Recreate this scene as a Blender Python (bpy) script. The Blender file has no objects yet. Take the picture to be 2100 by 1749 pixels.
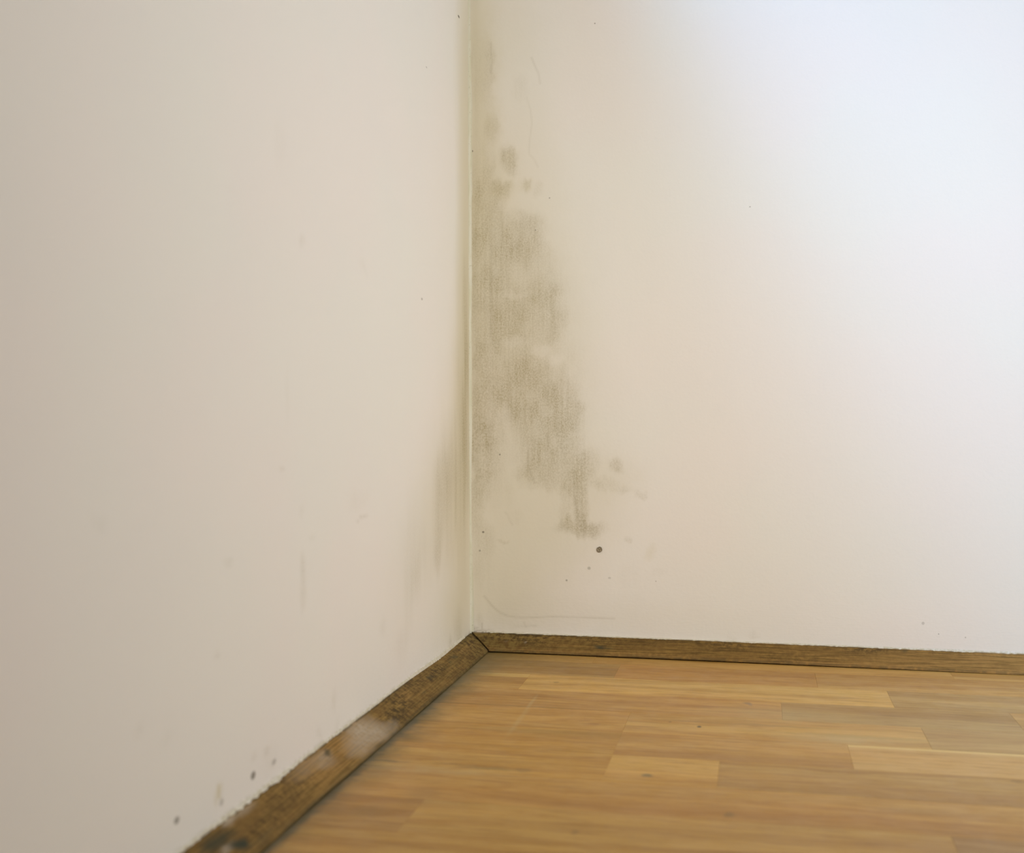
import bpy, math
import numpy as np
from mathutils import Matrix, Vector

C = bpy.context.scene.collection
scene = bpy.context.scene

# ---------------------------------------------------------------- camera
cd = bpy.data.cameras.new('camera')
cam = bpy.data.objects.new('camera', cd)
C.objects.link(cam)
cd.sensor_fit = 'HORIZONTAL'
cd.sensor_width = 36.0
cd.lens = 2326.5 / 2100 * 36.0
cd.clip_start = 0.01
cam_loc = Vector((0.325329, -1.271861, 0.267162))
right = Vector((0.97736452, 0.21154452, -0.00274049))
up = Vector((0.0007199, 0.00962802, 0.99995339))
fwd = Vector((-0.21156105, 0.97732094, -0.0092578))
cam.matrix_world = Matrix(((right.x, up.x, -fwd.x, cam_loc.x),
                           (right.y, up.y, -fwd.y, cam_loc.y),
                           (right.z, up.z, -fwd.z, cam_loc.z),
                           (0, 0, 0, 1)))
cd.dof.use_dof = True
cd.dof.focus_distance = 1.25
cd.dof.aperture_fstop = 6.8
scene.camera = cam

# ---------------------------------------------------------------- world, lights, exposure
world = bpy.data.worlds.new('world')
scene.world = world
world.use_nodes = True
bg = world.node_tree.nodes['Background']
bg.inputs['Color'].default_value = (1.0, 0.86, 0.72, 1)
bg.inputs['Strength'].default_value = 0.18

def area_light(name, loc, target, sx, sy, power, col):
    ld = bpy.data.lights.new(name, 'AREA')
    ld.shape = 'RECTANGLE'; ld.size = sx; ld.size_y = sy
    ld.energy = power; ld.color = col
    o = bpy.data.objects.new(name, ld)
    C.objects.link(o)
    o.location = loc
    o.rotation_euler = (Vector(target) - Vector(loc)).to_track_quat('-Z', 'Y').to_euler()
    return o
# daylight falling in over the sill of the window in the left wall, above the frame
area_light('window_daylight', (-1.25, -2.7, 3.95), (0.1, -0.25, 1.1), 0.85, 1.2, 215, (0.28, 0.545, 1.0))
# unseen fill lamp added for the corner; narrow spread dims the near left wall
lamp = area_light('corner_fill', (1.35, -1.3, 0.80), (0.08, 0.05, 0.27), 0.6, 0.6, 4.75, (1.0, 0.98, 0.925))
lamp.data.spread = math.radians(80)

vs = scene.view_settings
vs.view_transform = 'Standard'; vs.look = 'None'; vs.gamma = 1.0; vs.use_curve_mapping = False
vs.exposure = 0.0

# ---------------------------------------------------------------- where the damp has left its marks (metres on each wall)
MOLD_RIGHT = [
    (0.0125,0.0288,0.0035,0.0102,0.35), (0.0617,0.358,0.0541,0.0948,0.34), (0.0504,0.4085,0.0457,0.0502,0.25), (0.0786,0.2799,0.051,0.0668,0.34),
    (0.016,0.4094,0.015,0.1459,0.3), (0.0954,0.2354,0.0338,0.0444,0.25), (0.0103,0.4657,0.0116,0.1066,0.55), (0.0126,0.2689,0.0127,0.0957,0.75),
    (0.0082,0.1506,0.0105,0.0508,0.35), (0.0242,0.6665,0.0058,0.0279,0.35), (0.0138,0.6616,0.015,0.0392,0.3), (0.0452,0.5637,0.0092,0.0134,0.75),
    (0.0497,0.5507,0.0069,0.0089,0.45), (0.0382,0.5273,0.0103,0.0089,0.7), (0.0336,0.5152,0.008,0.0123,0.4), (0.0667,0.5315,0.0057,0.0072,0.5),
    (0.0602,0.6391,0.008,0.0133,0.22), (0.082,0.5253,0.0051,0.0067,0.25), (0.0269,0.5982,0.0081,0.0145,0.45), (0.0222,0.5604,0.0069,0.0336,0.3),
    (0.022,0.5101,0.0173,0.0336,0.45), (0.0219,0.4821,0.0219,0.028,0.6), (0.0563,0.4808,0.0285,0.0189,0.55), (0.0449,0.4645,0.0286,0.0195,0.75),
    (0.0705,0.4691,0.0148,0.0278,0.5), (0.0846,0.4409,0.0113,0.0222,0.35), (0.0563,0.4529,0.0228,0.0223,0.45), (0.0333,0.4313,0.0138,0.0224,0.7),
    (0.0379,0.4183,0.0149,0.0101,0.95), (0.0217,0.4148,0.015,0.028,0.5), (0.0789,0.4105,0.0272,0.0156,0.7), (0.0647,0.3942,0.0273,0.0189,0.75),
    (0.0901,0.3853,0.0203,0.0277,0.55), (0.0389,0.3808,0.0195,0.0224,0.7), (0.0273,0.3586,0.015,0.028,0.6), (0.0674,0.3719,0.0341,0.0189,0.6),
    (0.1013,0.3573,0.0124,0.0166,0.35), (0.056,0.3526,0.0228,0.0112,0.4), (0.033,0.3305,0.0184,0.0224,0.75), (0.0473,0.3108,0.0229,0.0201,0.85),
    (0.073,0.3161,0.0204,0.0223,0.9), (0.0786,0.2966,0.0261,0.0223,0.75), (0.0615,0.2855,0.0285,0.0201,0.8), (0.0329,0.2913,0.0196,0.0191,0.75),
    (0.1068,0.3019,0.018,0.0155,0.5), (0.0955,0.2687,0.0282,0.0189,0.8), (0.1152,0.2742,0.0146,0.0221,0.6), (0.1264,0.2769,0.01,0.0055,0.35),
    (0.0672,0.2632,0.0285,0.0145,0.7), (0.0841,0.2437,0.0283,0.0156,0.6), (0.0213,0.252,0.0173,0.0281,0.7), (0.0443,0.2716,0.0149,0.0168,0.6),
    (0.1151,0.241,0.0146,0.0188,0.5), (0.067,0.2241,0.0194,0.0145,0.35), (0.0869,0.2103,0.0192,0.0167,0.95), (0.0783,0.1991,0.0216,0.0111,0.7),
    (0.1038,0.2187,0.0225,0.0166,0.6), (0.0241,0.2239,0.0196,0.0225,0.5), (0.0211,0.1902,0.0173,0.0225,0.4), (0.1066,0.1938,0.0169,0.0111,0.4),
    (0.1374,0.2162,0.0134,0.0132,0.6), (0.1206,0.205,0.0201,0.0221,0.5), (0.0669,0.1851,0.0091,0.0045,0.3), (0.1273,0.1802,0.0084,0.0221,0.9),
    (0.1223,0.1939,0.0112,0.0133,0.6), (0.1289,0.1581,0.0078,0.0188,0.95), (0.1121,0.1634,0.0051,0.0277,0.35), (0.1266,0.1403,0.0223,0.0094,0.95),
    (0.14,0.1389,0.0145,0.0077,0.6), (0.1322,0.1305,0.01,0.0044,0.5), (0.1149,0.1412,0.0101,0.0078,0.7), (0.17,0.2109,0.0061,0.0077,0.65),
    (0.1733,0.2048,0.0044,0.0055,0.4), (0.1567,0.1899,0.0155,0.005,0.4), (0.1501,0.1942,0.0089,0.0055,0.3), (0.1788,0.1835,0.0121,0.0044,0.3),
    (0.1995,0.181,0.0065,0.0044,0.4), (0.2028,0.1767,0.0033,0.0038,0.3), (0.1825,0.1298,0.0038,0.0049,0.4), (0.0382,0.1247,0.0063,0.0022,0.5),
    (0.0232,0.1227,0.0069,0.0146,0.25), (0.0554,0.1514,0.008,0.0078,0.2), (0.0469,0.1792,0.0069,0.0168,0.15), (0.015,0.1,0.0116,0.0338,0.25),
    (0.2179,0.0897,0.0065,0.0055,0.12), (0.3207,0.0254,0.0063,0.0043,0.3), (0.2954,0.0223,0.0042,0.0043,0.2), (0.416,0.0222,0.0025,0.0026,0.3),
    (0.4251,0.051,0.0071,0.0074,0.12), (0.5536,0.0276,0.0024,0.0021,0.3), (0.1841,0.0849,0.011,0.0132,0.1),
]
PALE_RIGHT = [
    (0.1013,0.3324,0.009,0.0055,0.9), (0.0855,0.3421,0.0113,0.0067,0.7), (0.1097,0.3517,0.0079,0.0111,0.5), (0.056,0.3526,0.0148,0.0067,0.45),
    (0.042,0.2621,0.0057,0.0146,0.5), (0.0528,0.2241,0.0172,0.0168,0.35), (0.0561,0.4056,0.0171,0.0033,0.4), (0.0954,0.2354,0.0045,0.0111,0.3),
    (0.0497,0.1429,0.0052,0.0112,0.35), (0.0726,0.1628,0.0227,0.0223,0.25), (0.0222,0.5744,0.0058,0.0168,0.4), (0.0564,0.5142,0.0171,0.0139,0.3),
]
YELLOW_RIGHT = [
    (0.0138,0.6337,0.0174,0.1455,0.75), (0.0074,0.4658,0.0116,0.2808,0.5), (0.0451,0.5481,0.0458,0.1672,0.35), (0.0278,0.521,0.023,0.0447,0.45),
    (0.0504,0.4085,0.0686,0.1284,0.6), (0.0557,0.2409,0.0857,0.1397,0.6), (0.0553,0.1178,0.0629,0.0784,0.55), (0.0322,0.0554,0.0461,0.0394,0.55),
    (0.1345,0.1692,0.0446,0.0497,0.3), (0.1062,0.0411,0.1464,0.0167,0.2), (0.2087,0.114,0.0065,0.0066,0.35), (0.0382,0.525,0.0126,0.01,0.6),
    (0.0667,0.5315,0.0068,0.0072,0.5), (0.0269,0.5982,0.0092,0.0156,0.4), (0.0452,0.5637,0.0103,0.0134,0.4), (0.1623,0.1971,0.0331,0.022,0.25),
    (0.0226,0.7113,0.0462,0.0447,0.25),
]
MOLD_LEFT = [
    (-0.0169,0.3969,0.0111,0.0445,0.5), (-0.0179,0.319,0.0133,0.0612,0.75), (-0.0213,0.2245,0.0155,0.0555,0.95), (-0.0341,0.2415,0.026,0.0769,0.5),
    (-0.0455,0.1872,0.0298,0.0327,0.55), (-0.0722,0.2155,0.0327,0.0427,0.35), (-0.1177,0.1917,0.0266,0.0257,0.75), (-0.1021,0.2116,0.0273,0.0261,0.4),
    (-0.1256,0.1615,0.0207,0.0205,0.45), (-0.1352,0.1369,0.0148,0.0183,0.35), (-0.1391,0.1171,0.0129,0.0132,0.4), (-0.0832,0.1472,0.0484,0.0318,0.3),
    (-0.0313,0.1201,0.0175,0.0441,0.25), (-0.224,0.1371,0.0287,0.0329,0.18), (-0.218,0.108,0.0145,0.0189,0.3), (-0.237,0.0921,0.0125,0.0279,0.18),
    (-0.1849,0.1228,0.0239,0.0243,0.16), (-0.2602,0.0548,0.0151,0.0137,0.2), (-0.367,0.1793,0.0109,0.0016,0.6), (-0.3751,0.1964,0.0213,0.0081,0.12),
    (-0.3149,0.0785,0.0082,0.0069,0.15), (-0.0538,0.0304,0.0192,0.0217,0.35), (-0.0927,0.0191,0.0081,0.0084,0.5), (-0.4938,0.1598,0.0046,0.0064,0.5),
    (-0.4931,0.1454,0.0046,0.0107,0.45), (-0.4943,0.1963,0.0036,0.0036,0.25), (-0.4941,0.1331,0.0037,0.0057,0.2), (-0.5321,0.2322,0.0042,0.0017,0.35),
    (-0.475,0.1775,0.0038,0.0022,0.2), (-0.6127,0.1759,0.0041,0.0018,0.3), (-0.6304,0.1181,0.0039,0.0018,0.35), (-0.5197,0.2859,0.0034,0.0138,0.16),
    (-0.4903,0.3937,0.0037,0.0036,0.3), (-0.5304,0.4609,0.0085,0.0136,0.1), (-0.7574,0.2149,0.0061,0.0034,0.14), (-0.718,0.1034,0.0046,0.0032,0.16),
    (-0.6897,0.0838,0.0067,0.0033,0.14), (-0.4336,0.0468,0.0043,0.0061,0.35), (-0.4275,0.0221,0.0055,0.0054,0.25), (-0.4632,0.0262,0.0051,0.0044,0.25),
    (-0.5568,0.043,0.0041,0.0026,0.4), (-0.5766,0.0461,0.0046,0.0029,0.35), (-0.5475,0.0292,0.0042,0.0023,0.35), (-0.625,0.0289,0.0027,0.0024,0.4),
    (-0.5514,0.0337,0.0116,0.0087,0.12), (-0.3608,0.3943,0.0098,0.0041,0.1),
]
YELLOW_LEFT = [
    (-0.014,0.6307,0.0323,0.1448,0.75), (-0.0168,0.408,0.0312,0.1447,0.9), (-0.0298,0.2414,0.0436,0.1434,0.9), (-0.0317,0.087,0.0658,0.0771,0.7),
    (-0.1217,0.1714,0.0756,0.0616,0.55), (-0.064,0.0484,0.084,0.0323,0.45), (-0.205,0.111,0.0826,0.0574,0.22), (-0.0822,0.2266,0.0482,0.0847,0.35),
    (-0.6294,0.0358,0.0034,0.0033,1.6),
]
DOTS_RIGHT = [
    (0.0157,0.1333,0.0013,0.0012,0.7), (0.0116,0.1117,0.0012,0.0011,0.5), (0.0356,0.2229,0.001,0.001,0.6), (0.1388,0.0947,0.0018,0.0017,0.35),
    (0.113,0.0802,0.0011,0.0011,0.5), (0.162,0.0843,0.0017,0.0011,0.25), (0.0037,0.5726,0.0012,0.0013,0.9), (0.1467,0.7086,0.0008,0.0007,0.6),
    (0.3174,0.4955,0.0008,0.0006,0.5), (0.0944,0.5148,0.0008,0.0008,0.5), (0.0779,0.4789,0.0007,0.0007,0.6), (0.2141,0.0819,0.0008,0.0008,0.3),
    (0.4975,0.0452,0.0015,0.0016,0.3), (0.5401,0.0317,0.0007,0.0008,0.4), (0.5132,0.0343,0.0007,0.0008,0.4),
]
DOTS_LEFT = [
    (-0.0443,0.7124,0.0036,0.0013,0.9), (-0.579,0.0306,0.0035,0.0026,0.75), (-0.6798,0.0362,0.0029,0.002,0.7), (-0.5458,0.0297,0.0034,0.002,0.35),
    (-0.6243,0.028,0.0028,0.0021,0.3), (-0.1703,0.6184,0.0022,0.0008,0.4), (-0.1901,0.3834,0.0027,0.0012,0.4),
]
LINES_RIGHT = [
    ([(-0.0003,0.0221),(0.0037,0.0212)],2.2,1.5), ([(0.0043,0.0232),(0.009,0.0225)],1.0,0.5), ([(0.006,0.0201),(0.0101,0.0188),(0.0148,0.0201),(0.0188,0.0195)],1.2,0.8), ([(0.0139,0.0277),(0.0139,0.021)],1.2,0.5),
    ([(0.0206,0.0206),(0.0275,0.0198)],1,0.4), ([(0.0166,0.0594),(0.0224,0.0523),(0.0281,0.0463),(0.035,0.0409),(0.0448,0.0373),(0.0551,0.036),(0.0722,0.0365),(0.1006,0.0387),(0.1675,0.0388)],1.3,0.4), ([(0.0522,0.0263),(0.0637,0.0262),(0.0779,0.0273)],1.2,0.25), ([(0.0631,0.0306),(0.0659,0.0257)],1,0.3),
    ([(0.0739,0.6754),(0.0779,0.6657),(0.0818,0.6571),(0.084,0.6448)],0.9,0.3), ([(0.0681,0.6303),(0.0726,0.6161),(0.0743,0.6011),(0.0714,0.5802),(0.0708,0.5663),(0.077,0.5588),(0.081,0.5508)],0.8,0.2), ([(0.0266,0.6954),(0.0266,0.6831),(0.0277,0.673),(0.0259,0.6608)],1.6,0.3), ([(0.0262,0.4651),(0.0261,0.4315),(0.0256,0.3587)],1,0.35),
    ([(0.0465,0.4309),(0.0463,0.2688)],0.8,0.2), ([(0.0652,0.397),(0.0651,0.3524)],0.8,0.2), ([(0.0688,0.2286),(0.0682,0.213),(0.0727,0.1991),(0.0761,0.1907)],1.1,0.5), ([(0.0807,0.2242),(0.0829,0.2159)],0.8,0.3),
    ([(0.0909,0.2476),(0.092,0.2342),(0.0954,0.227),(0.0993,0.2215)],1,0.35), ([(0.1217,0.205),(0.1217,0.1746),(0.1266,0.1525),(0.1277,0.1426)],1.3,0.5), ([(0.1328,0.1482),(0.1339,0.1327)],1.2,0.6), ([(0.13,0.1443),(0.13,0.136)],0.9,0.35),
    ([(0.0417,0.1567),(0.0451,0.1534),(0.0474,0.1456),(0.0508,0.1423)],1.2,0.25), ([(0.0044,0.2447),(0.0085,0.2509),(0.0132,0.2532)],1,0.3),
]
HOLE = (0.1510, 0.1163)

# ---------------------------------------------------------------- helpers
def lattice_noise(u, v, seed):
    iu = np.floor(u).astype(np.int64); iv = np.floor(v).astype(np.int64)
    fu = u - iu; fv = v - iv
    fu = fu * fu * (3 - 2 * fu); fv = fv * fv * (3 - 2 * fv)
    def h(a, b):
        n = (a * 374761393 + b * 668265263 + seed * 974634777) & 0xffffffff
        n = ((n ^ (n >> 13)) * 1274126177) & 0xffffffff
        return ((n ^ (n >> 16)) & 0xffff) / 65535.0
    return (h(iu, iv) * (1 - fu) + h(iu + 1, iv) * fu) * (1 - fv) + (h(iu, iv + 1) * (1 - fu) + h(iu + 1, iv + 1) * fu) * fv
def fbm(u, v, seed, octaves=4):
    t = 0; a = 0.5; s = 0
    for k in range(octaves):
        t = t + a * lattice_noise(u * 2 ** k, v * 2 ** k, seed + k); s += a; a *= 0.5
    return t / s
def blobs(u, v, table, power=1.0, soft=0.65):
    """union of soft ellipses: 1 - prod(1 - s*f)"""
    keep = np.ones_like(u)
    for (cu, cv, ru, rv, s) in table:
        d = np.sqrt(((u - cu) / ru) ** 2 + ((v - cv) / rv) ** 2)
        f = np.clip((1 + soft - d) / (2 * soft), 0, 1)
        f = f * f * (3 - 2 * f)
        keep *= 1 - np.clip(s * f * power, 0, 1)
    return 1 - keep
def polyline(u, v, pts, w):
    best = np.full_like(u, 9.0)
    for (a, b) in zip(pts[:-1], pts[1:]):
        ax, ay = a; bx, by = b
        dx, dy = bx - ax, by - ay
        t = np.clip(((u - ax) * dx + (v - ay) * dy) / (dx * dx + dy * dy), 0, 1)
        best = np.minimum(best, np.hypot(u - ax - t * dx, v - ay - t * dy))
    return np.exp(-(best / w) ** 2)
def steps(*segs):
    """(start, end, step) segments -> monotone coordinates"""
    o = []
    for a, b, s in segs:
        n = max(1, int(round(abs(b - a) / s)))
        o += [a + (b - a) * i / n for i in range(n)]
    o.append(segs[-1][1])
    return np.array(o)
def mesh_object(name, co, faces, mat, parent=None, smooth=True, attrs=None, tone=None):
    me = bpy.data.meshes.new(name)
    co = np.asarray(co, dtype=np.float64)
    if isinstance(faces, np.ndarray):
        me.vertices.add(len(co)); me.vertices.foreach_set('co', co.ravel())
        nf = len(faces)
        me.loops.add(nf * 4); me.loops.foreach_set('vertex_index', faces.ravel().astype(np.int32))
        me.polygons.add(nf); me.polygons.foreach_set('loop_start', np.arange(0, nf * 4, 4, dtype=np.int32))
        me.update(calc_edges=True)
    else:
        me.from_pydata([tuple(c) for c in co], [], faces)
    me.validate()
    me.polygons.foreach_set('use_smooth', [smooth] * len(me.polygons))
    if attrs:
        for k, a in attrs.items():
            at = me.attributes.new(k, 'FLOAT_COLOR', 'POINT')
            full = np.ones((len(co), 4)); full[:, :a.shape[1]] = a
            at.data.foreach_set('color', full.ravel().astype(np.float32))
    me.materials.append(mat)
    o = bpy.data.objects.new(name, me)
    C.objects.link(o)
    if parent: o.parent = parent
    if tone: o.color = tone
    return o
def structure(o, label, cat):
    o['kind'] = 'structure'; o['label'] = label; o['category'] = cat
    return o
def empty(name, loc=(0, 0, 0)):
    o = bpy.data.objects.new(name, None)
    C.objects.link(o); o.location = loc
    return o
def grid_faces(nu, nv, flip=False, drop=None):
    i, j = np.meshgrid(np.arange(nu - 1), np.arange(nv - 1), indexing='ij')
    i = i.ravel(); j = j.ravel()
    if drop is not None:
        k = ~drop(i, j); i = i[k]; j = j[k]
    a = i * nv + j
    f = np.stack([a, a + nv, a + nv + 1, a + 1], axis=1)
    return f[:, ::-1].copy() if flip else f
def box_mesh(x0, x1, y0, y1, z0, z1):
    v = [(x0, y0, z0), (x1, y0, z0), (x1, y1, z0), (x0, y1, z0), (x0, y0, z1), (x1, y0, z1), (x1, y1, z1), (x0, y1, z1)]
    f = [(0, 3, 2, 1), (4, 5, 6, 7), (0, 1, 5, 4), (1, 2, 6, 5), (2, 3, 7, 6), (3, 0, 4, 7)]
    return v, f

# ---------------------------------------------------------------- node helpers
class NT:
    def __init__(self, name):
        self.m = bpy.data.materials.new(name)
        self.m.use_nodes = True
        self.t = self.m.node_tree
        self.b = self.t.nodes['Principled BSDF']
    def n(self, typ, **kw):
        nd = self.t.nodes.new(typ)
        for k, v in kw.items(): setattr(nd, k, v)
        return nd
    def put(self, sock, v):
        if isinstance(v, bpy.types.NodeSocket): self.t.links.new(v, sock)
        else: sock.default_value = v
    def math(self, op, a, b=0.0, c=0.0, clamp=False):
        nd = self.n('ShaderNodeMath', operation=op, use_clamp=clamp)
        self.put(nd.inputs[0], a); self.put(nd.inputs[1], b)
        if op in ('MULTIPLY_ADD',): self.put(nd.inputs[2], c)
        return nd.outputs[0]
    def vmath(self, op, a, b):
        nd = self.n('ShaderNodeVectorMath', operation=op)
        self.put(nd.inputs[0], a); self.put(nd.inputs[1], b)
        return nd.outputs['Value'] if op in ('LENGTH', 'DISTANCE') else nd.outputs[0]
    def ramp(self, v, a, b, lo=0.0, hi=1.0):
        nd = self.n('ShaderNodeMapRange', interpolation_type='SMOOTHSTEP')
        self.put(nd.inputs['Value'], v)
        self.put(nd.inputs['From Min'], a); self.put(nd.inputs['From Max'], b)
        self.put(nd.inputs['To Min'], lo); self.put(nd.inputs['To Max'], hi)
        return nd.outputs[0]
    def mix(self, f, a, b, mode='MIX'):
        nd = self.n('ShaderNodeMix', data_type='RGBA', blend_type=mode)
        self.put(nd.inputs[0], f)
        self.put(nd.inputs[6], a); self.put(nd.inputs[7], b)
        return nd.outputs[2]
    def noise(self, vec, scale, detail=3.0, rough=0.55, dist=0.0):
        nd = self.n('ShaderNodeTexNoise')
        self.put(nd.inputs['Vector'], vec)
        nd.inputs['Scale'].default_value = scale; nd.inputs['Detail'].default_value = detail
        nd.inputs['Roughness'].default_value = rough; nd.inputs['Distortion'].default_value = dist
        return nd.outputs[0]
    def stretch(self, vec, sx, sy, sz, off=None):
        v = self.vmath('MULTIPLY', vec, (sx, sy, sz))
        return self.vmath('ADD', v, off) if off is not None else v
    def pos(self): return self.n('ShaderNodeNewGeometry').outputs['Position']
    def attr(self, name):
        a = self.n('ShaderNodeAttribute', attribute_name=name)
        s = self.n('ShaderNodeSeparateColor')
        self.t.links.new(a.outputs['Color'], s.inputs[0])
        return s.outputs[0], s.outputs[1], s.outputs[2]
    def spot(self, vec, c, r, soft=0.5, warp=None):
        """soft ellipsoid of radii r around c in metres"""
        v = vec if warp is None else warp
        d = self.vmath('SUBTRACT', v, c)
        d = self.vmath('MULTIPLY', d, tuple(1.0 / k for k in r))
        return self.ramp(self.vmath('LENGTH', d, (0, 0, 0)), 1 + soft, 1 - soft)
    def bump(self, h, strength, dist):
        nd = self.n('ShaderNodeBump')
        nd.inputs['Strength'].default_value = strength; nd.inputs['Distance'].default_value = dist
        self.put(nd.inputs['Height'], h)
        self.t.links.new(nd.outputs[0], self.b.inputs['Normal'])
    def out(self, col, rough=0.6, spec=0.3):
        self.put(self.b.inputs['Base Color'], col)
        self.put(self.b.inputs['Roughness'], rough)
        self.b.inputs['Specular IOR Level'].default_value = spec
        return self.m

def rgb(r, g, b): return (r, g, b, 1.0)

# ---------------------------------------------------------------- wall paint
def wall_material(name, dots, right_wall):
    T = NT(name)
    P = T.pos()
    mold, yel, dark = T.attr('stain')
    pale, brush, _u = T.attr('wear')
    fine = T.noise(P, 420, 4, 0.7)
    speck = T.noise(T.stretch(P, 1, 1, 0.8), 620, 4, 0.8)
    streak = T.noise(T.stretch(P, 300, 300, 14), 1, 3, 0.6)
    cloud = T.noise(P, 9, 3, 0.5)
    tint = T.noise(P, 5, 2, 0.5)
    base = T.mix(T.ramp(tint, 0.35, 0.65), rgb(0.800, 0.752, 0.700), rgb(0.785, 0.760, 0.702))
    base = T.mix(T.math('MULTIPLY', T.ramp(cloud, 0.4, 0.7), 0.25), base, rgb(0.775, 0.738, 0.695))
    # yellowing of the damp plaster
    base = T.mix(T.math('MULTIPLY', yel, 0.85, clamp=True), base, rgb(0.610, 0.545, 0.365))
    # speckled mould
    sp = T.ramp(T.math('ADD', T.math('MULTIPLY', speck, 0.7), T.math('MULTIPLY', fine, 0.3)), 0.40, 0.64)
    st = T.ramp(streak, 0.32, 0.72)
    amount = T.math('MULTIPLY', mold, T.math('ADD', 0.16, T.math('ADD', T.math('MULTIPLY', sp, 0.44), T.math('MULTIPLY', st, 0.16))), clamp=True)
    base = T.mix(amount, base, rgb(0.275, 0.212, 0.070))
    base = T.mix(T.math('MULTIPLY', pale, 0.45), base, rgb(0.74, 0.69, 0.60))
    base = T.mix(dark, base, T.mix(T.ramp(dark, 0.45, 0.8), rgb(0.22, 0.165, 0.060), rgb(0.060, 0.048, 0.022)))
    for (a, b, ra, rb, s) in dots:
        c = (a, 0, b) if right_wall else (0, a, b)
        r = (ra, 0.02, rb) if right_wall else (0.02, ra, rb)
        base = T.mix(T.math('MULTIPLY', T.spot(P, c, r, 0.4), s), base, rgb(0.12, 0.10, 0.07))
    # roller texture of the paint, rougher where it is mouldy
    h1 = T.noise(P, 230, 3, 0.5)
    h2 = T.noise(T.stretch(P, 60, 60, 620), 1, 3, 0.6)
    low = T.ramp(T.n_z(P), 0.12, 0.03)
    h = T.math('ADD', T.math('MULTIPLY', h1, 0.8), T.math('MULTIPLY', T.math('MULTIPLY', h2, low), 0.5))
    h = T.math('ADD', h, T.math('MULTIPLY', T.math('MULTIPLY', speck, mold), 0.9))
    T.bump(h, 0.30, 0.0006)
    return T.out(base, 0.72, 0.25)
def n_z(self, P):
    s = self.n('ShaderNodeSeparateXYZ'); self.t.links.new(P, s.inputs[0]); return s.outputs[2]
NT.n_z = n_z
def n_x(self, P):
    s = self.n('ShaderNodeSeparateXYZ'); self.t.links.new(P, s.inputs[0]); return s.outputs[0]
NT.n_x = n_x

mat_wall_right = wall_material('damp_painted_plaster', DOTS_RIGHT, True)
mat_wall_left = wall_material('painted_plaster', DOTS_LEFT, False)

H = 0.0159      # height of the skirting strip
D = 0.0275      # its depth on the floor

# ---------------------------------------------------------------- right wall (plane y = 0)
xs = steps((0.0, 0.30, 0.0014), (0.30, 0.70, 0.005), (0.70, 2.4, 0.1))
zs = steps((0.0, 0.80, 0.0016), (0.80, 3.0, 0.1))
X, Z = np.meshgrid(xs, zs, indexing='ij')
u, v = X.ravel(), Z.ravel()
wu = u + 0.011 * (fbm(u * 70, v * 45, 11) - 0.5) + 0.005 * (fbm(u * 300, v * 160, 12) - 0.5)
wv = v + 0.016 * (fbm(u * 70, v * 45, 13) - 0.5) + 0.006 * (fbm(u * 300, v * 160, 14) - 0.5)
near = (u < 0.36) & (v < 0.8)
m = np.zeros_like(u); y_ = np.zeros_like(u); pl = np.zeros_like(u); dk = np.zeros_like(u)
m[near] = blobs(wu[near], wv[near], MOLD_RIGHT, 0.80, 0.62)
pl[near] = blobs(wu[near], wv[near], PALE_RIGHT, 0.9, 0.7)
y_ = blobs(wu, wv, YELLOW_RIGHT, 0.75, 0.9)
patch = fbm(u * 90, v * 55, 31, 5)
m = m * (0.68 + 0.50 * np.clip((patch - 0.32) * 2.3, 0, 1)) * (1 - 0.6 * pl)
m = np.clip(m, 0, 1)
for pts, w, s in LINES_RIGHT:
    sel = near & (u > min(p[0] for p in pts) - 0.01) & (u < max(p[0] for p in pts) + 0.01)
    w_m = max(w * 0.00055, 0.0010)
    dk[sel] = np.maximum(dk[sel], s * 0.5 * polyline(u[sel], v[sel], pts, w_m) * (0.6 + 0.5 * fbm(u[sel] * 40, v[sel] * 40, 41)))
# grime where the paint meets the skirting
edge = np.clip(1 - (v - H - 0.0005) / (0.0018 + 0.002 * fbm(u * 160, v * 0, 55)), 0, 1) * (fbm(u * 420, v * 300, 56) > 0.52)
dk = np.maximum(dk, 0.75 * edge * (0.25 + np.exp(-u / 0.12)))
# slow waves and trowel relief in the plaster
off = 0.0009 * (fbm(u * 7, v * 5, 61) - 0.5) + 0.00022 * (fbm(u * 40, v * 22, 62) - 0.5)
off += 0.0010 * np.exp(-((u - 0.012) / 0.006) ** 2) * fbm(u * 0, v * 12, 63)
off[v > 0.95] = 0
co = np.stack([u, -off, v], axis=1)
wall_right = mesh_object('wall_right', co, grid_faces(len(xs), len(zs)), mat_wall_right, attrs={
    'stain': np.stack([m, y_, dk], 1), 'wear': np.stack([pl, pl * 0, pl * 0], 1)})
structure(wall_right, 'white painted wall to the right of the corner with a brown mould stain', 'wall')

# ---------------------------------------------------------------- left wall (plane x = 0) with its window opening above the frame
WY0, WY1, WZ0, WZ1 = -0.14, -1.90, 1.25, 2.70
ys = np.concatenate([steps((0.0, -0.14, 0.002))[:-1], steps((-0.14, -0.9, 0.004))[:-1], steps((-0.9, -1.90, 0.1))[:-1], steps((-1.90, -3.4, 0.25))])
zs = np.concatenate([steps((0.0, 0.80, 0.003))[:-1], steps((0.80, 1.25, 0.15))[:-1], steps((1.25, 2.70, 0.725))[:-1], steps((2.70, 3.0, 0.3))])
Y, Z = np.meshgrid(ys, zs, indexing='ij')
u, v = Y.ravel(), Z.ravel()
wu = u + 0.012 * (fbm(u * 60 + 9, v * 18, 71) - 0.5)
wv = v + 0.020 * (fbm(u * 60 + 9, v * 18, 73) - 0.5)
m = np.zeros_like(u); near = (u > -0.9) & (v < 0.8)
m[near] = blobs(wu[near] * 0.75 + u[near] * 0.25, wv[near], MOLD_LEFT, 0.80, 0.95)
y_ = blobs(wu, wv, YELLOW_LEFT, 0.8, 0.9)
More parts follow.
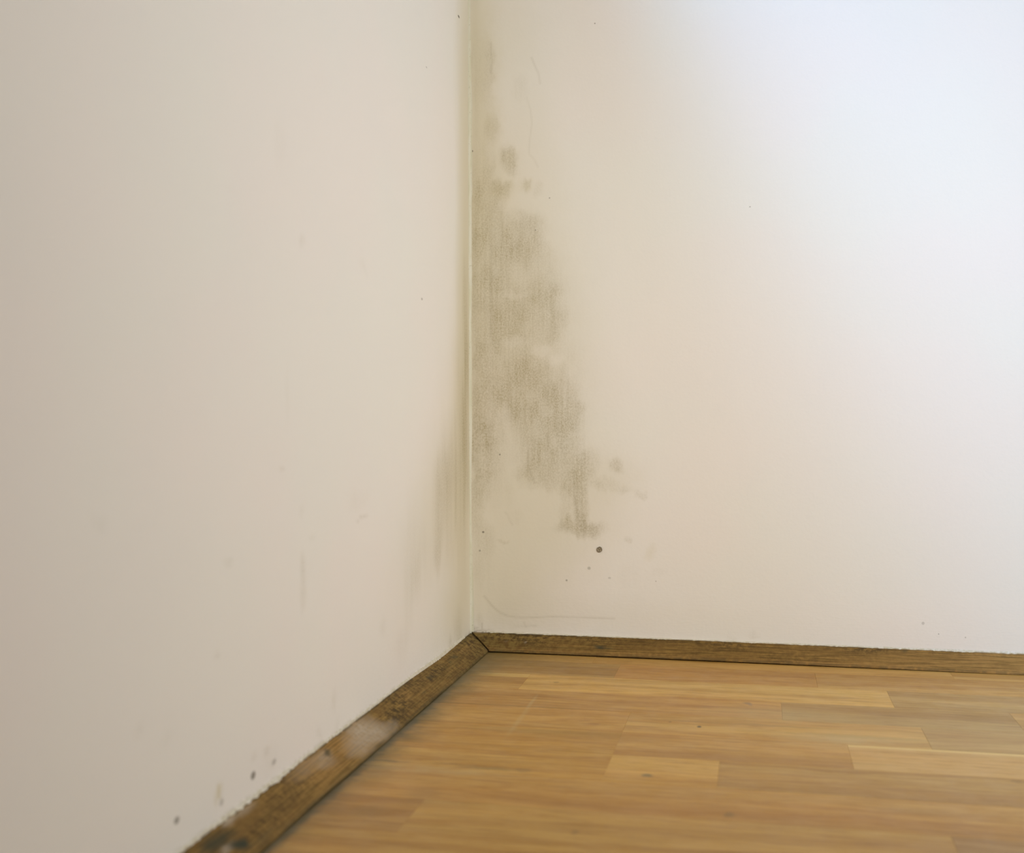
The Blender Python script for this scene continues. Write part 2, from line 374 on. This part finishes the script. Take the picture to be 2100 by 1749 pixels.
m = np.clip(m * (0.30 + 1.4 * fbm(u * 110, v * 12, 75)), 0, 1)
dk = np.zeros_like(u)
edge = np.clip(1 - (v - H - 0.0005) / (0.0012 + 0.003 * fbm(u * 120, v * 0, 57)), 0, 1) * (fbm(u * 300, v * 300, 58) > 0.5)
dk = np.maximum(dk, 0.5 * edge)
def bulge(yy):   # plaster swells out over the skirting near the corner
    return 0.0016 * np.exp(-((-yy - 0.13) / 0.085) ** 2)
off = 0.0012 * (fbm(u * 5 + 3, v * 4, 81) - 0.5) + 0.0003 * (fbm(u * 30 + 3, v * 12, 82) - 0.5)
off = off * np.clip(-u / 0.03, 0, 1) + bulge(u) * np.exp(-(v / 0.05) ** 2)
off[(v > 0.95) | (u < -0.88)] = 0
co = np.stack([off, u, v], axis=1)
def hole(i, j):
    cy = (ys[i] + ys[i + 1]) / 2; cz = (zs[j] + zs[j + 1]) / 2
    return (cy < WY0) & (cy > WY1) & (cz > WZ0) & (cz < WZ1)
wall_left = mesh_object('wall_left', co, grid_faces(len(ys), len(zs), drop=hole), mat_wall_left, attrs={
    'stain': np.stack([m, y_, dk], 1), 'wear': np.stack([m * 0, m * 0, m * 0], 1)})
structure(wall_left, 'white painted wall to the left of the corner, faintly stained near the edge', 'wall')

# window opening: reveal, sill and an open timber frame
T = NT('white_gloss_paint'); mat_white = T.out(rgb(0.80, 0.79, 0.76), 0.35, 0.5)
win = empty('window_1', (0, (WY0 + WY1) / 2, WZ0))
structure(win, 'white window opening high in the left wall', 'window')
def bx(name, mat, parent, *a):
    v_, f_ = box_mesh(*a)
    o = mesh_object(name, v_, f_, mat, None, smooth=False)
    if parent:
        o.parent = parent; o.matrix_parent_inverse = parent.matrix_world.inverted()
    return o
bpy.context.view_layer.update()
bx('window_sill', mat_white, win, -0.22, 0.0, WY1, WY0, WZ0 - 0.03, WZ0)
bx('reveal', mat_white, win, -0.22, 0.0, WY0, WY0 + 0.03, WZ0 - 0.03, WZ1 + 0.03)
bx('reveal', mat_white, win, -0.22, 0.0, WY1 - 0.03, WY1, WZ0 - 0.03, WZ1 + 0.03)
bx('reveal', mat_white, win, -0.22, 0.0, WY1, WY0, WZ1, WZ1 + 0.03)

# corner bead: thin pale line of filler running up the corner
zc = steps((H - 0.001, 0.8, 0.004), (0.8, 3.0, 0.4))
prof_n = 6
co = []
for z in zc:
    r = 0.0030 * (0.75 + 0.5 * fbm(np.array([z * 22.0]), np.array([0.3]), 91)[0])
    dx = 0.0006 * (fbm(np.array([z * 40.0]), np.array([7.3]), 92)[0] - 0.5)
    for k in range(prof_n + 1):
        a = math.pi / 2 * k / prof_n
        # concave fillet between both walls
        co.append((r * 1.35 * (1 - math.sin(a)) + dx * 0.3, -r * (1 - math.cos(a)), z))
T = NT('corner_filler'); P = T.pos()
col = T.mix(T.ramp(T.noise(T.stretch(P, 200, 200, 30), 1, 3), 0.35, 0.7), rgb(0.66, 0.64, 0.53), rgb(0.60, 0.58, 0.43))
col = T.mix(T.math('MULTIPLY', T.ramp(T.noise(P, 500, 3, 0.7), 0.60, 0.70), 0.6), col, rgb(0.30, 0.26, 0.15))
mat_bead = T.out(col, 0.55, 0.4)
bead = mesh_object('trim_1', np.array(co), grid_faces(len(zc), prof_n + 1), mat_bead)
structure(bead, 'thin pale bead of filler running up the corner between both walls', 'trim')

# ---------------------------------------------------------------- floor
def oak(name):
    T = NT(name)
    P = T.pos()
    info = T.n('ShaderNodeObjectInfo')
    rnd = info.outputs['Random']
    offs = T.n('ShaderNodeCombineXYZ')
    T.put(offs.inputs[0], T.math('MULTIPLY', rnd, 37.0)); T.put(offs.inputs[1], T.math('MULTIPLY', rnd, 91.0)); T.put(offs.inputs[2], T.math('MULTIPLY', rnd, 13.0))
    off = offs.outputs[0]
    tone = info.outputs['Color']
    warp = T.noise(T.stretch(P, 5, 22, 1, off), 1, 2)
    ring_v = T.vmath('ADD', T.stretch(P, 1.8, 60, 1, off), T.combine(0, T.math('MULTIPLY', warp, 3.4), 0))
    rings = T.noise(ring_v, 1, 3, 0.55)
    grain = T.noise(T.stretch(P, 20, 520, 1, off), 1, 4, 0.65)
    broad = T.noise(T.stretch(P, 4, 26, 1, off), 1, 2, 0.5)
    col = T.mix(T.ramp(rings, 0.36, 0.66), tone, T.mix(1.0, tone, rgb(0.80, 0.72, 0.58), 'MULTIPLY'))
    fleck = T.noise(T.stretch(P, 32, 210, 1, off), 1, 4, 0.7)
    col = T.mix(T.math('MULTIPLY', T.ramp(fleck, 0.50, 0.68), 0.50), col, T.mix(1.0, col, rgb(0.72, 0.62, 0.46), 'MULTIPLY'))
    col = T.mix(T.math('MULTIPLY', T.ramp(broad, 0.35, 0.7), 0.6), col, T.mix(1.0, col, rgb(1.16, 1.12, 1.10), 'MULTIPLY'))
    col = T.mix(T.math('MULTIPLY', T.ramp(grain, 0.44, 0.66), 0.60), col, T.mix(1.0, col, rgb(0.66, 0.58, 0.46), 'MULTIPLY'))
    wob = T.vmath('ADD', P, T.combine(T.math('MULTIPLY', T.math('SUBTRACT', T.noise(P, 60, 3), 0.5), 0.014), T.math('MULTIPLY', T.math('SUBTRACT', T.noise(P, 75, 3), 0.5), 0.010), 0))
    def sp(c, r, s, colr, soft=0.5, w=True):
        nonlocal col
        col = T.mix(T.math('MULTIPLY', T.spot(P, (c[0], c[1], 0), (r[0], r[1], 0.1), soft, wob if w else None), s), col, colr)
    DK = rgb(0.075, 0.055, 0.03); BR = rgb(0.20, 0.12, 0.045)
    # knots and pin holes of the strips
    sp((0.316, -0.199), (0.0036, 0.0042), 0.55, rgb(0.16, 0.11, 0.09)); sp((0.3185, -0.203), (0.0022, 0.005), 0.5, rgb(0.20, 0.14, 0.12))
    sp((0.2762, -0.2883), (0.0018, 0.0028), 0.95, DK, 0.4, False); sp((0.2505, -0.2777), (0.0012, 0.002), 0.7, BR, 0.5, False)
    sp((0.2446, -0.4298), (0.0045, 0.0040), 0.75, rgb(0.13, 0.11, 0.06)); sp((0.3081, -0.5018), (0.0040, 0.0045), 0.7, BR)
    sp((0.2108, -0.5539), (0.0028, 0.0045), 0.5, BR); sp((0.5104, -0.3884), (0.003, 0.003), 0.45, BR)
    sp((0.126, -0.1533), (0.0035, 0.0035), 0.45, BR); sp((0.069, -0.0426), (0.0016, 0.0018), 0.8, rgb(0.16, 0.06, 0.03), 0.4, False)
    sp((0.094, -0.505), (0.012, 0.02), 0.25, BR, 0.9); sp((0.067, -0.545), (0.010, 0.012), 0.35, BR, 0.8); sp((0.43, -0.47), (0.022, 0.006), 0.3, BR, 0.9)
    sp((0.31, -0.273), (0.075, 0.0032), 0.42, rgb(0.28, 0.175, 0.065), 0.6); sp((0.40, -0.293), (0.07, 0.0035), 0.35, rgb(0.28, 0.175, 0.065), 0.6)
    sp((0.16, -0.330), (0.07, 0.007), 0.35, rgb(0.26, 0.155, 0.05), 0.8); sp((0.19, -0.500), (0.085, 0.016), 0.28, rgb(0.26, 0.13, 0.04), 0.8)
    # the worn, dusty and scratched places
    haze = T.noise(P, 38, 4, 0.6)
    hz = rgb(0.50, 0.41, 0.30)
    for c, r, s in (((0.338, -0.235), (0.055, 0.026), 0.40), ((0.395, -0.305), (0.042, 0.013), 0.5), ((0.50, -0.27), (0.10, 0.05), 0.22), ((0.075, -0.449), (0.06, 0.008), 0.42)):
        col = T.mix(T.math('MULTIPLY', T.math('MULTIPLY', T.spot(P, (c[0], c[1], 0), (r[0], r[1], 0.1), 0.8, wob), s), T.ramp(haze, 0.25, 0.65)), col, hz)
    for c, r, s in (((0.119, -0.237), (0.0016, 0.026), 0.28), ((0.1205, -0.30), (0.0022, 0.045), 0.20)):
        sp(c, r, s, hz, 0.7, False)
    # pale sapwood edges on two strips
    s_ = T.n('ShaderNodeSeparateXYZ'); T.t.links.new(P, s_.inputs[0]); px_, py_ = s_.outputs[0], s_.outputs[1]
    m1 = T.math('MULTIPLY', T.math('MULTIPLY', T.ramp(px_, 0.3955, 0.3970), T.ramp(py_, -0.3262, -0.3225)), T.ramp(py_, -0.3182, -0.3184))
    col = T.mix(T.math('MULTIPLY', m1, 0.8), col, rgb(0.64, 0.47, 0.24))
    m2 = T.math('MULTIPLY', T.math('MULTIPLY', T.math('MULTIPLY', T.ramp(px_, 0.03, 0.06), T.ramp(px_, 0.0964, 0.0956)), T.ramp(py_, -0.1400, -0.1365)), T.ramp(py_, -0.1232, -0.1234))
    col = T.mix(T.math('MULTIPLY', m2, 0.75), col, rgb(0.60, 0.42, 0.18))
    # grey-black damp marks running out of the joint
    sp((0.043, -0.4345), (0.014, 0.0022), 0.75, DK, 0.8); sp((0.125, -0.4375), (0.020, 0.0022), 0.50, rgb(0.16, 0.14, 0.09), 0.8); sp((0.152, -0.436), (0.007, 0.005), 0.4, BR)
    sp((0.115, -0.433), (0.030, 0.0018), 0.30, DK, 0.9)
    sp((0.10, -0.252), (0.075, 0.0020), 0.45, rgb(0.16, 0.10, 0.04), 0.9)
    # grime washed along the foot of both skirtings
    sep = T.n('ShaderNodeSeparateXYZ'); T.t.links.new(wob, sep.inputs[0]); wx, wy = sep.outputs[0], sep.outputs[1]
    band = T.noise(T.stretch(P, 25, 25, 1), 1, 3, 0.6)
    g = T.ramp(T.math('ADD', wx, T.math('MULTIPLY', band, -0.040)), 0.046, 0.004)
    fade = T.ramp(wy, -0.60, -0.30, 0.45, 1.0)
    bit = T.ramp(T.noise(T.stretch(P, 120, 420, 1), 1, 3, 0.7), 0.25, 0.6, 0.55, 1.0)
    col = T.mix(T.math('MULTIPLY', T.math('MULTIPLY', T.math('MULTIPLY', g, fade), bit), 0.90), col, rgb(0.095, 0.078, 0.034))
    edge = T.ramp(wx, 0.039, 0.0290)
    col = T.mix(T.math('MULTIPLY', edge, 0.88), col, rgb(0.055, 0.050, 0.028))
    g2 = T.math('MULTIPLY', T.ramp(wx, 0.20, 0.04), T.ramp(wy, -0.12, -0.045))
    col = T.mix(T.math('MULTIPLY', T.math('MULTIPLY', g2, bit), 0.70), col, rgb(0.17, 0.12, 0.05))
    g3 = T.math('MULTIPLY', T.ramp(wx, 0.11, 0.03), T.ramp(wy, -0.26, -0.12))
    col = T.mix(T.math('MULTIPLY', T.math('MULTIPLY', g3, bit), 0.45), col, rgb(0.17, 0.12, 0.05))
    T.bump(grain, 0.12, 0.0003)
    rough = T.ramp(haze, 0.2, 0.8, 0.36, 0.52)
    return T.out(T.mix(1.0, col, rgb(1.14, 1.09, 0.76), 'MULTIPLY'), rough, 0.4)
def combine(self, x, y, z):
    c = self.n('ShaderNodeCombineXYZ'); self.put(c.inputs[0], x); self.put(c.inputs[1], y); self.put(c.inputs[2], z); return c.outputs[0]
NT.combine = combine
mat_oak = oak('oiled_oak')
T = NT('dark_subfloor'); mat_sub = T.out(rgb(0.10, 0.07, 0.035), 0.9, 0.1)

floor = bx('floor', mat_sub, None, 0, 2.3, -3.3, 0, -0.030, -0.0145)
structure(floor, 'oak parquet floor of staggered strips laid parallel to the right wall', 'floor')

W = 0.065; Y0 = 0.0582
# joints seen in each row, then free staggering beyond the frame
seen = {-1: [0.1506, 0.52], 0: [0.1816, 0.383, 0.67], 1: [0.0959, 0.4474], 2: [0.3465, 0.5454], 3: [0.2134, 0.4616],
        4: [0.2134, 0.3963], 5: [0.2134, 0.2966, 0.60], 6: [0.66], 7: [0.0981, 0.445], 8: [0.33, 0.60]}
LT = (0.545, 0.360, 0.155); MD = (0.470, 0.290, 0.112); WM = (0.440, 0.252, 0.088); DKT = (0.390, 0.228, 0.082); GY = (0.450, 0.300, 0.140)
tones = {-1: [LT, MD, MD], 0: [(0.40, 0.255, 0.10), WM, MD, MD], 1: [MD, (0.570, 0.375, 0.150), GY], 2: [(0.475, 0.280, 0.105), (0.41, 0.265, 0.118), MD],
         3: [(0.480, 0.285, 0.098), (0.540, 0.345, 0.138), GY], 4: [(0.465, 0.275, 0.085), (0.480, 0.290, 0.112), (0.520, 0.335, 0.155)], 5: [(0.500, 0.305, 0.100), (0.555, 0.345, 0.125), (0.440, 0.270, 0.105), GY],
         6: [(0.455, 0.262, 0.086), MD], 7: [(0.400, 0.230, 0.078), (0.445, 0.268, 0.090), (0.385, 0.240, 0.110)], 8: [(0.450, 0.270, 0.088), (0.45, 0.275, 0.095), MD]}
rng = np.random.RandomState(7)
def plank(x0, x1, y0, y1, tone, sx0, sy0, dz):
    """strip with eased top edges; y0 > y1 (y0 nearer the right wall)"""
    g = 0.00003; b = 0.00015; t = -0.0145
    xa, xb, ya, yb = x0 + g, x1 - g, y1 + sy0, y0 - g
    v_ = [(xa, ya, t), (xb, ya, t), (xb, yb, t), (xa, yb, t),
          (xa, ya, -b), (xb, ya, -b), (xb, yb, -b), (xa, yb, -b),
          (xa + b, ya + b, dz), (xb - b, ya + b, dz), (xb - b, yb - b, dz), (xa + b, yb - b, dz)]
    f_ = [(0, 1, 5, 4), (1, 2, 6, 5), (2, 3, 7, 6), (3, 0, 4, 7), (4, 5, 9, 8), (5, 6, 10, 9), (6, 7, 11, 10), (7, 4, 8, 11), (8, 9, 10, 11), (3, 2, 1, 0)]
    return mesh_object('plank', v_, f_, mat_oak, floor, smooth=False, tone=(tone[0], tone[1], tone[2], 1))
for k in range(-1, 31):
    ya = min(-(Y0 + k * W), -0.004); yb = -(Y0 + (k + 1) * W)
    if k in seen: js = list(seen[k]); tn = list(tones[k])
    else: js = [0.12 + 0.35 * rng.rand()]; tn = []
    while js[-1] < 2.25: js.append(js[-1] + 0.20 + 0.35 * rng.rand())
    js = [0.004] + [j for j in js if j < 2.1] + [2.3]
    for i in range(len(js) - 1):
        if i < len(tn): tone = tn[i]
        else:
            a = np.array([LT, MD, WM, DKT, GY, MD][rng.randint(6)]); tone = tuple(a * (0.94 + 0.1 * rng.rand()))
        groove = 0.00040 if (k + 1) % 3 == 0 else 0.00005
        plank(js[i], js[i + 1], ya, yb, tone, 0, groove, 0.0)

# ---------------------------------------------------------------- skirting strips
def skirt_material(name, axis):
    T = NT(name)
    P = T.pos()
    dark, green, white = T.attr('grime')
    redd, olive, _l = T.attr('grime_two')
    if axis == 0: g = T.stretch(P, 22, 700, 700); b = T.stretch(P, 9, 120, 120)
    else: g = T.stretch(P, 700, 18, 700); b = T.stretch(P, 120, 9, 120)
    grain = T.noise(g, 1, 4, 0.65)
    broad = T.noise(b, 1, 3, 0.6)
    mot = T.noise(P, 170, 4, 0.7)
    col = T.mix(T.ramp(broad, 0.35, 0.65), rgb(0.270, 0.155, 0.040), rgb(0.170, 0.095, 0.024))
    col = T.mix(T.math('MULTIPLY', redd, 0.8), col, rgb(0.43, 0.235, 0.070))
    col = T.mix(T.math('MULTIPLY', T.ramp(grain, 0.42, 0.62), 0.75), col, T.mix(1.0, col, rgb(0.42, 0.42, 0.36), 'MULTIPLY'))
    col = T.mix(T.math('MULTIPLY', T.ramp(mot, 0.35, 0.62), T.math('MULTIPLY', dark, 0.95)), col, rgb(0.060, 0.038, 0.014))
    col = T.mix(T.math('MULTIPLY', T.ramp(mot, 0.62, 0.36), T.math('MULTIPLY', olive, 0.6)), col, rgb(0.190, 0.150, 0.050))
    col = T.mix(T.math('MULTIPLY', white, T.ramp(mot, 0.25, 0.70, 0.55, 1.0)), col, rgb(0.47, 0.39, 0.29))
    col = T.mix(green, col, rgb(0.040, 0.045, 0.028))
    T.bump(T.math('ADD', grain, mot), 0.30, 0.0005)
    return T.out(col, 0.70, 0.14)
mat_skirt_r = skirt_material('stained_oak_right', 0)
mat_skirt_l = skirt_material('stained_oak_left', 1)

# profile of the strip: (distance from wall, height), wall side first
LIP = 0.0020
PROF = [(0.0008, 0.0), (0.0008, H)] + [(0.0008 + 0.0007, H)] + \
       [(0.0015 + (D - 0.0015 - 0.0008) * t, H - (H - LIP) * (t + 0.10 * math.sin(math.pi * t)) ** 1.0 + 0.0017 * math.sin(math.pi * t)) for t in np.linspace(0.08, 1.0, 12)] + \
       [(D - 0.0003, LIP - 0.0005), (D, LIP - 0.0012), (D, 0.0)]
PROF = np.array(PROF)
def skirting(name, axis, s0, s1, gap, mat, paint):
    """extrude PROF along the wall; both ends of it mitred at the corner"""
    ss = steps((0.0, 0.72, 0.0022), (0.72, s1, 0.1))
    co = []; S = []; Tt = []
    for s in ss:
        for (d, z) in PROF:
            along = max(s, 0) + (d + s0 if s < 0.0001 else 0)
            if s > 0.0001: along = max(s, d + s0 + 0.00002 * s)
            jit = 0.00035 * (fbm(np.array([along * 110.0]), np.array([d * 130.0]), 17)[0] - 0.5) if 0 < z < H + 1 and d > 0.001 else 0
            zz = z + gap(along) + jit
            if axis == 0: co.append((along, -d, zz))
            else: co.append((d, -along, zz))
            S.append(along); Tt.append(d)
    co = np.array(co); S = np.array(S); Tt = np.array(Tt)
    f = grid_faces(len(ss), len(PROF), flip=(axis == 0))
    n = len(PROF); last = (len(ss) - 1) * n
    faces = [tuple(q) for q in f.tolist()] + [tuple(range(n)), tuple(range(last + n - 1, last - 1, -1))]
    return mesh_object(name, co, faces, mat, attrs=paint(S, Tt))
def paint_right(s, d):
    t = d / D
    w = s + 0.012 * (fbm(s * 60, d * 300, 101) - 0.5)
    dark = 0.42 * np.exp(-w / 0.25) + 0.45 * np.exp(-w / 0.05) * np.clip(1 - t, 0, 1) + 0.28 * fbm(s * 14, d * 120, 102) + 0.35 * (t < 0.25) * fbm(s * 45, d * 200, 103)
    dark = dark + blobs(w, d, [(0.050, 0.006, 0.02, 0.006, 0.6), (0.075, 0.010, 0.02, 0.008, 0.35), (0.0, 0.004, 0.03, 0.010, 0.8), (0.15, 0.008, 0.03, 0.006, 0.3), (0.29, 0.006, 0.03, 0.008, 0.35), (0.44, 0.006, 0.02, 0.006, 0.4), (0.36, 0.02, 0.03, 0.008, 0.25)])
    green = blobs(w, d, [(0.154, 0.0175, 0.0060, 0.0022, 0.85), (0.163, 0.0178, 0.006, 0.0012, 0.4), (0.478, 0.004, 0.0025, 0.0015, 0.6)])
    grn_edge = np.clip((t - 0.93) / 0.07, 0, 1) * (0.35 + 0.5 * fbm(s * 260, d * 0, 104)) * (fbm(s * 300, d * 100, 105) > 0.35)
    green = np.maximum(green, grn_edge * 0.6)
    top = np.clip(1 - (d - 0.0008) / (0.0010 + 0.0018 * fbm(s * 170, s * 0, 106)), 0, 1) * (fbm(s * 380, d * 300, 107) > 0.46)
    green = np.maximum(green, 0.85 * top * (0.35 + 0.65 * np.exp(-s / 0.2)))
    white = blobs(w, d, [(0.0655, 0.0145, 0.0014, 0.0014, 0.5), (0.044, 0.0140, 0.0010, 0.0010, 0.7), (0.012, 0.0018, 0.008, 0.0012, 0.6)])
    lip = np.clip((t - 0.80) / 0.1, 0, 1)
    redd = np.clip(0.15 + 0.9 * np.clip((s - 0.30) / 0.35, 0, 1) + 0.45 * lip, 0, 1)
    olive = np.clip(1.0 * np.exp(-s / 0.10) + 0.15, 0, 1)
    return {'grime': np.clip(np.stack([dark, green, white], 1), 0, 1), 'grime_two': np.stack([redd, olive, olive * 0], 1)}
def paint_left(s, d):
    t = d / D
    w = s + 0.020 * (fbm(s * 55, d * 260, 111) - 0.5); e = d + 0.004 * (fbm(s * 70, d * 300, 112) - 0.5)
    dark = 0.32 + 0.62 * np.exp(-s / 0.12) * fbm(s * 60, d * 260, 113) * 2 + 0.25 * (fbm(s * 22, d * 150, 114) - 0.3)
    dark = dark * np.where(s > 0.38, 0.55, 1.0)
    dark = dark + blobs(w, e, [(0.030, 0.008, 0.02, 0.008, 0.7), (0.17, 0.010, 0.02, 0.004, 0.6), (0.20, 0.012, 0.014, 0.004, 0.6), (0.30, 0.011, 0.018, 0.012, 0.55), (0.335, 0.018, 0.02, 0.008, 0.7), (0.545, 0.012, 0.03, 0.008, 0.45), (0.60, 0.018, 0.03, 0.006, 0.5), (0.25, 0.006, 0.03, 0.008, 0.35)])
    green = blobs(w, e, [(0.111, 0.0105, 0.006, 0.0022, 0.7), (0.130, 0.0125, 0.006, 0.002, 0.4), (0.466, 0.0077, 0.0050, 0.0018, 0.7), (0.6366, 0.018, 0.0085, 0.0040, 1.0), (0.646, 0.009, 0.016, 0.0042, 0.8), (0.615, 0.0235, 0.02, 0.0015, 0.35), (0.205, 0.011, 0.006, 0.0016, 0.45), (0.245, 0.018, 0.006, 0.001, 0.3)])
    mit = np.exp(-np.abs(s - d - 0.0004) / 0.0025)
    green = np.maximum(green, 0.35 * mit)
    foot = np.clip((t - 0.94) / 0.06, 0, 1)
    green = np.maximum(green, foot * (0.10 + 0.6 * fbm(s * 60, d * 0, 118)))
    top = np.clip(1 - (d - 0.0008) / (0.0008 + 0.0030 * fbm(s * 90, s * 0, 116)), 0, 1) * (fbm(s * 200, d * 200, 117) > 0.46)
    green = np.maximum(green, 0.75 * top)
    white = blobs(w, e, [(0.392, 0.012, 0.024, 0.012, 0.75), (0.408, 0.009, 0.022, 0.008, 0.45), (0.372, 0.022, 0.022, 0.006, 0.5), (0.425, 0.019, 0.022, 0.007, 0.5), (0.478, 0.010, 0.014, 0.006, 0.35), (0.50, 0.006, 0.03, 0.006, 0.25), (0.620, 0.0030, 0.010, 0.0022, 0.85), (0.600, 0.0036, 0.014, 0.0020, 0.55), (0.645, 0.0150, 0.008, 0.0022, 0.7), (0.026, 0.0262, 0.004, 0.0012, 0.4)])
    redd = np.clip(0.30 + blobs(w, e, [(0.46, 0.010, 0.06, 0.012, 0.75), (0.285, 0.010, 0.02, 0.006, 0.5), (0.055, 0.012, 0.03, 0.004, 0.5), (0.40, 0.004, 0.02, 0.004, 0.4)]), 0, 1)
    olive = np.clip(0.9 * np.exp(-s / 0.25) + 0.2, 0, 1)
    return {'grime': np.clip(np.stack([dark, green, white], 1), 0, 1), 'grime_two': np.stack([redd, olive, olive * 0], 1)}
gap_r = lambda s: 0.0002 + 0.0014 * max(0.0, min(1.0, (0.62 - s) / 0.35)) if s < 0.62 else 0.0002
gap_l = lambda s: 0.0003 + 0.0002 * math.sin(s * 30)
sk_r = skirting('baseboard_right', 0, 0.0011, 2.3, gap_r, mat_skirt_r, paint_right)
structure(sk_r, 'brown oak skirting strip along the right wall, darkened towards the corner', 'skirting')
sk_l = skirting('baseboard_left', 1, 0.0, 3.3, gap_l, mat_skirt_l, paint_left)
structure(sk_l, 'worn brown oak skirting strip along the left wall with a pale dusty patch', 'skirting')

# ragged lip of wall paint lying on top of each skirting strip
T = NT('paint_lip'); P = T.pos()
c_ = T.mix(T.ramp(T.noise(P, 300, 3, 0.7), 0.35, 0.65), rgb(0.68, 0.64, 0.55), rgb(0.56, 0.51, 0.38))
mat_lip = T.out(c_, 0.6, 0.3)
def paint_lip(axis, s0, s1, width, parent, seed, thick=0.0007):
    ss = steps((s0, s1, 0.0011))
    co = []
    for s in ss:
        q = fbm(np.array([s * 180.0]), np.array([seed * 1.7]), seed, 4)[0]
        q2 = fbm(np.array([s * 900.0]), np.array([seed * 2.7]), seed + 5, 2)[0]
        r = width(s) * (0.1 + 2.2 * max(0, q - 0.35)) + 0.0016 * (q2 - 0.55)
        r = max(r, 0.0002)
        zt = H + 0.0012 + 0.0008 * q
        b = bulge(np.array([-s]))[0] if axis == 1 else 0.0
        for (d, z) in ((-0.0002, zt), (0.0004 + b, zt), (0.0012 + r * 0.5 + b * 0.6, H + thick * 0.8 + b * 0.1), (0.0010 + r + b, H - (r + b) * 0.42 + 0.0006), (0.0008 + r + b, H - (r + b) * 0.42 - 0.0015)):
            z += (gap_r(s) if axis == 0 else gap_l(s)) if z < zt - 1e-6 else 0.001
            co.append((s, -d, z) if axis == 0 else (d, -s, z))
    o = mesh_object('paint_lip', np.array(co), grid_faces(len(ss), 5, flip=(axis == 0)), mat_lip, parent)
    o['label'] = 'ragged white paint edge along the top'
    return o
paint_lip(0, 0.022, 0.72, lambda s: 0.0008 + 0.0009 * math.exp(-s / 0.03), sk_r, 201)
paint_lip(1, 0.030, 0.78, lambda s: 0.0004 + 0.0016 * (math.exp(-((s - 0.58) / 0.07) ** 2)), sk_l, 211)

# small round filled screw hole in the damp patch
cx, cz = HOLE
co = []; fc = []
R_ = 0.0030; n = 20
rings_ = [(0.0, 0.0002), (0.5, 0.0001), (0.78, -0.0002), (0.92, 0.0010), (1.0, 0.0002)]
for k, (rr, h) in enumerate(rings_):
    for i in range(n):
        a = 2 * math.pi * i / n
        co.append((cx + R_ * rr * math.cos(a), -0.0012 - h * 0.6, cz + R_ * rr * math.sin(a) * 1.08))
for k in range(len(rings_) - 1):
    for i in range(n):
        j = (i + 1) % n
        fc.append((k * n + i, k * n + j, (k + 1) * n + j, (k + 1) * n + i))
T = NT('grey_filler'); P = T.pos()
mat_hole = T.out(T.mix(T.ramp(T.noise(P, 700, 2), 0.45, 0.6), rgb(0.20, 0.165, 0.11), rgb(0.36, 0.31, 0.22)), 0.8, 0.1)
o = mesh_object('screw_hole', co, fc, mat_hole, wall_right)
o['label'] = 'small dark round filled screw hole'
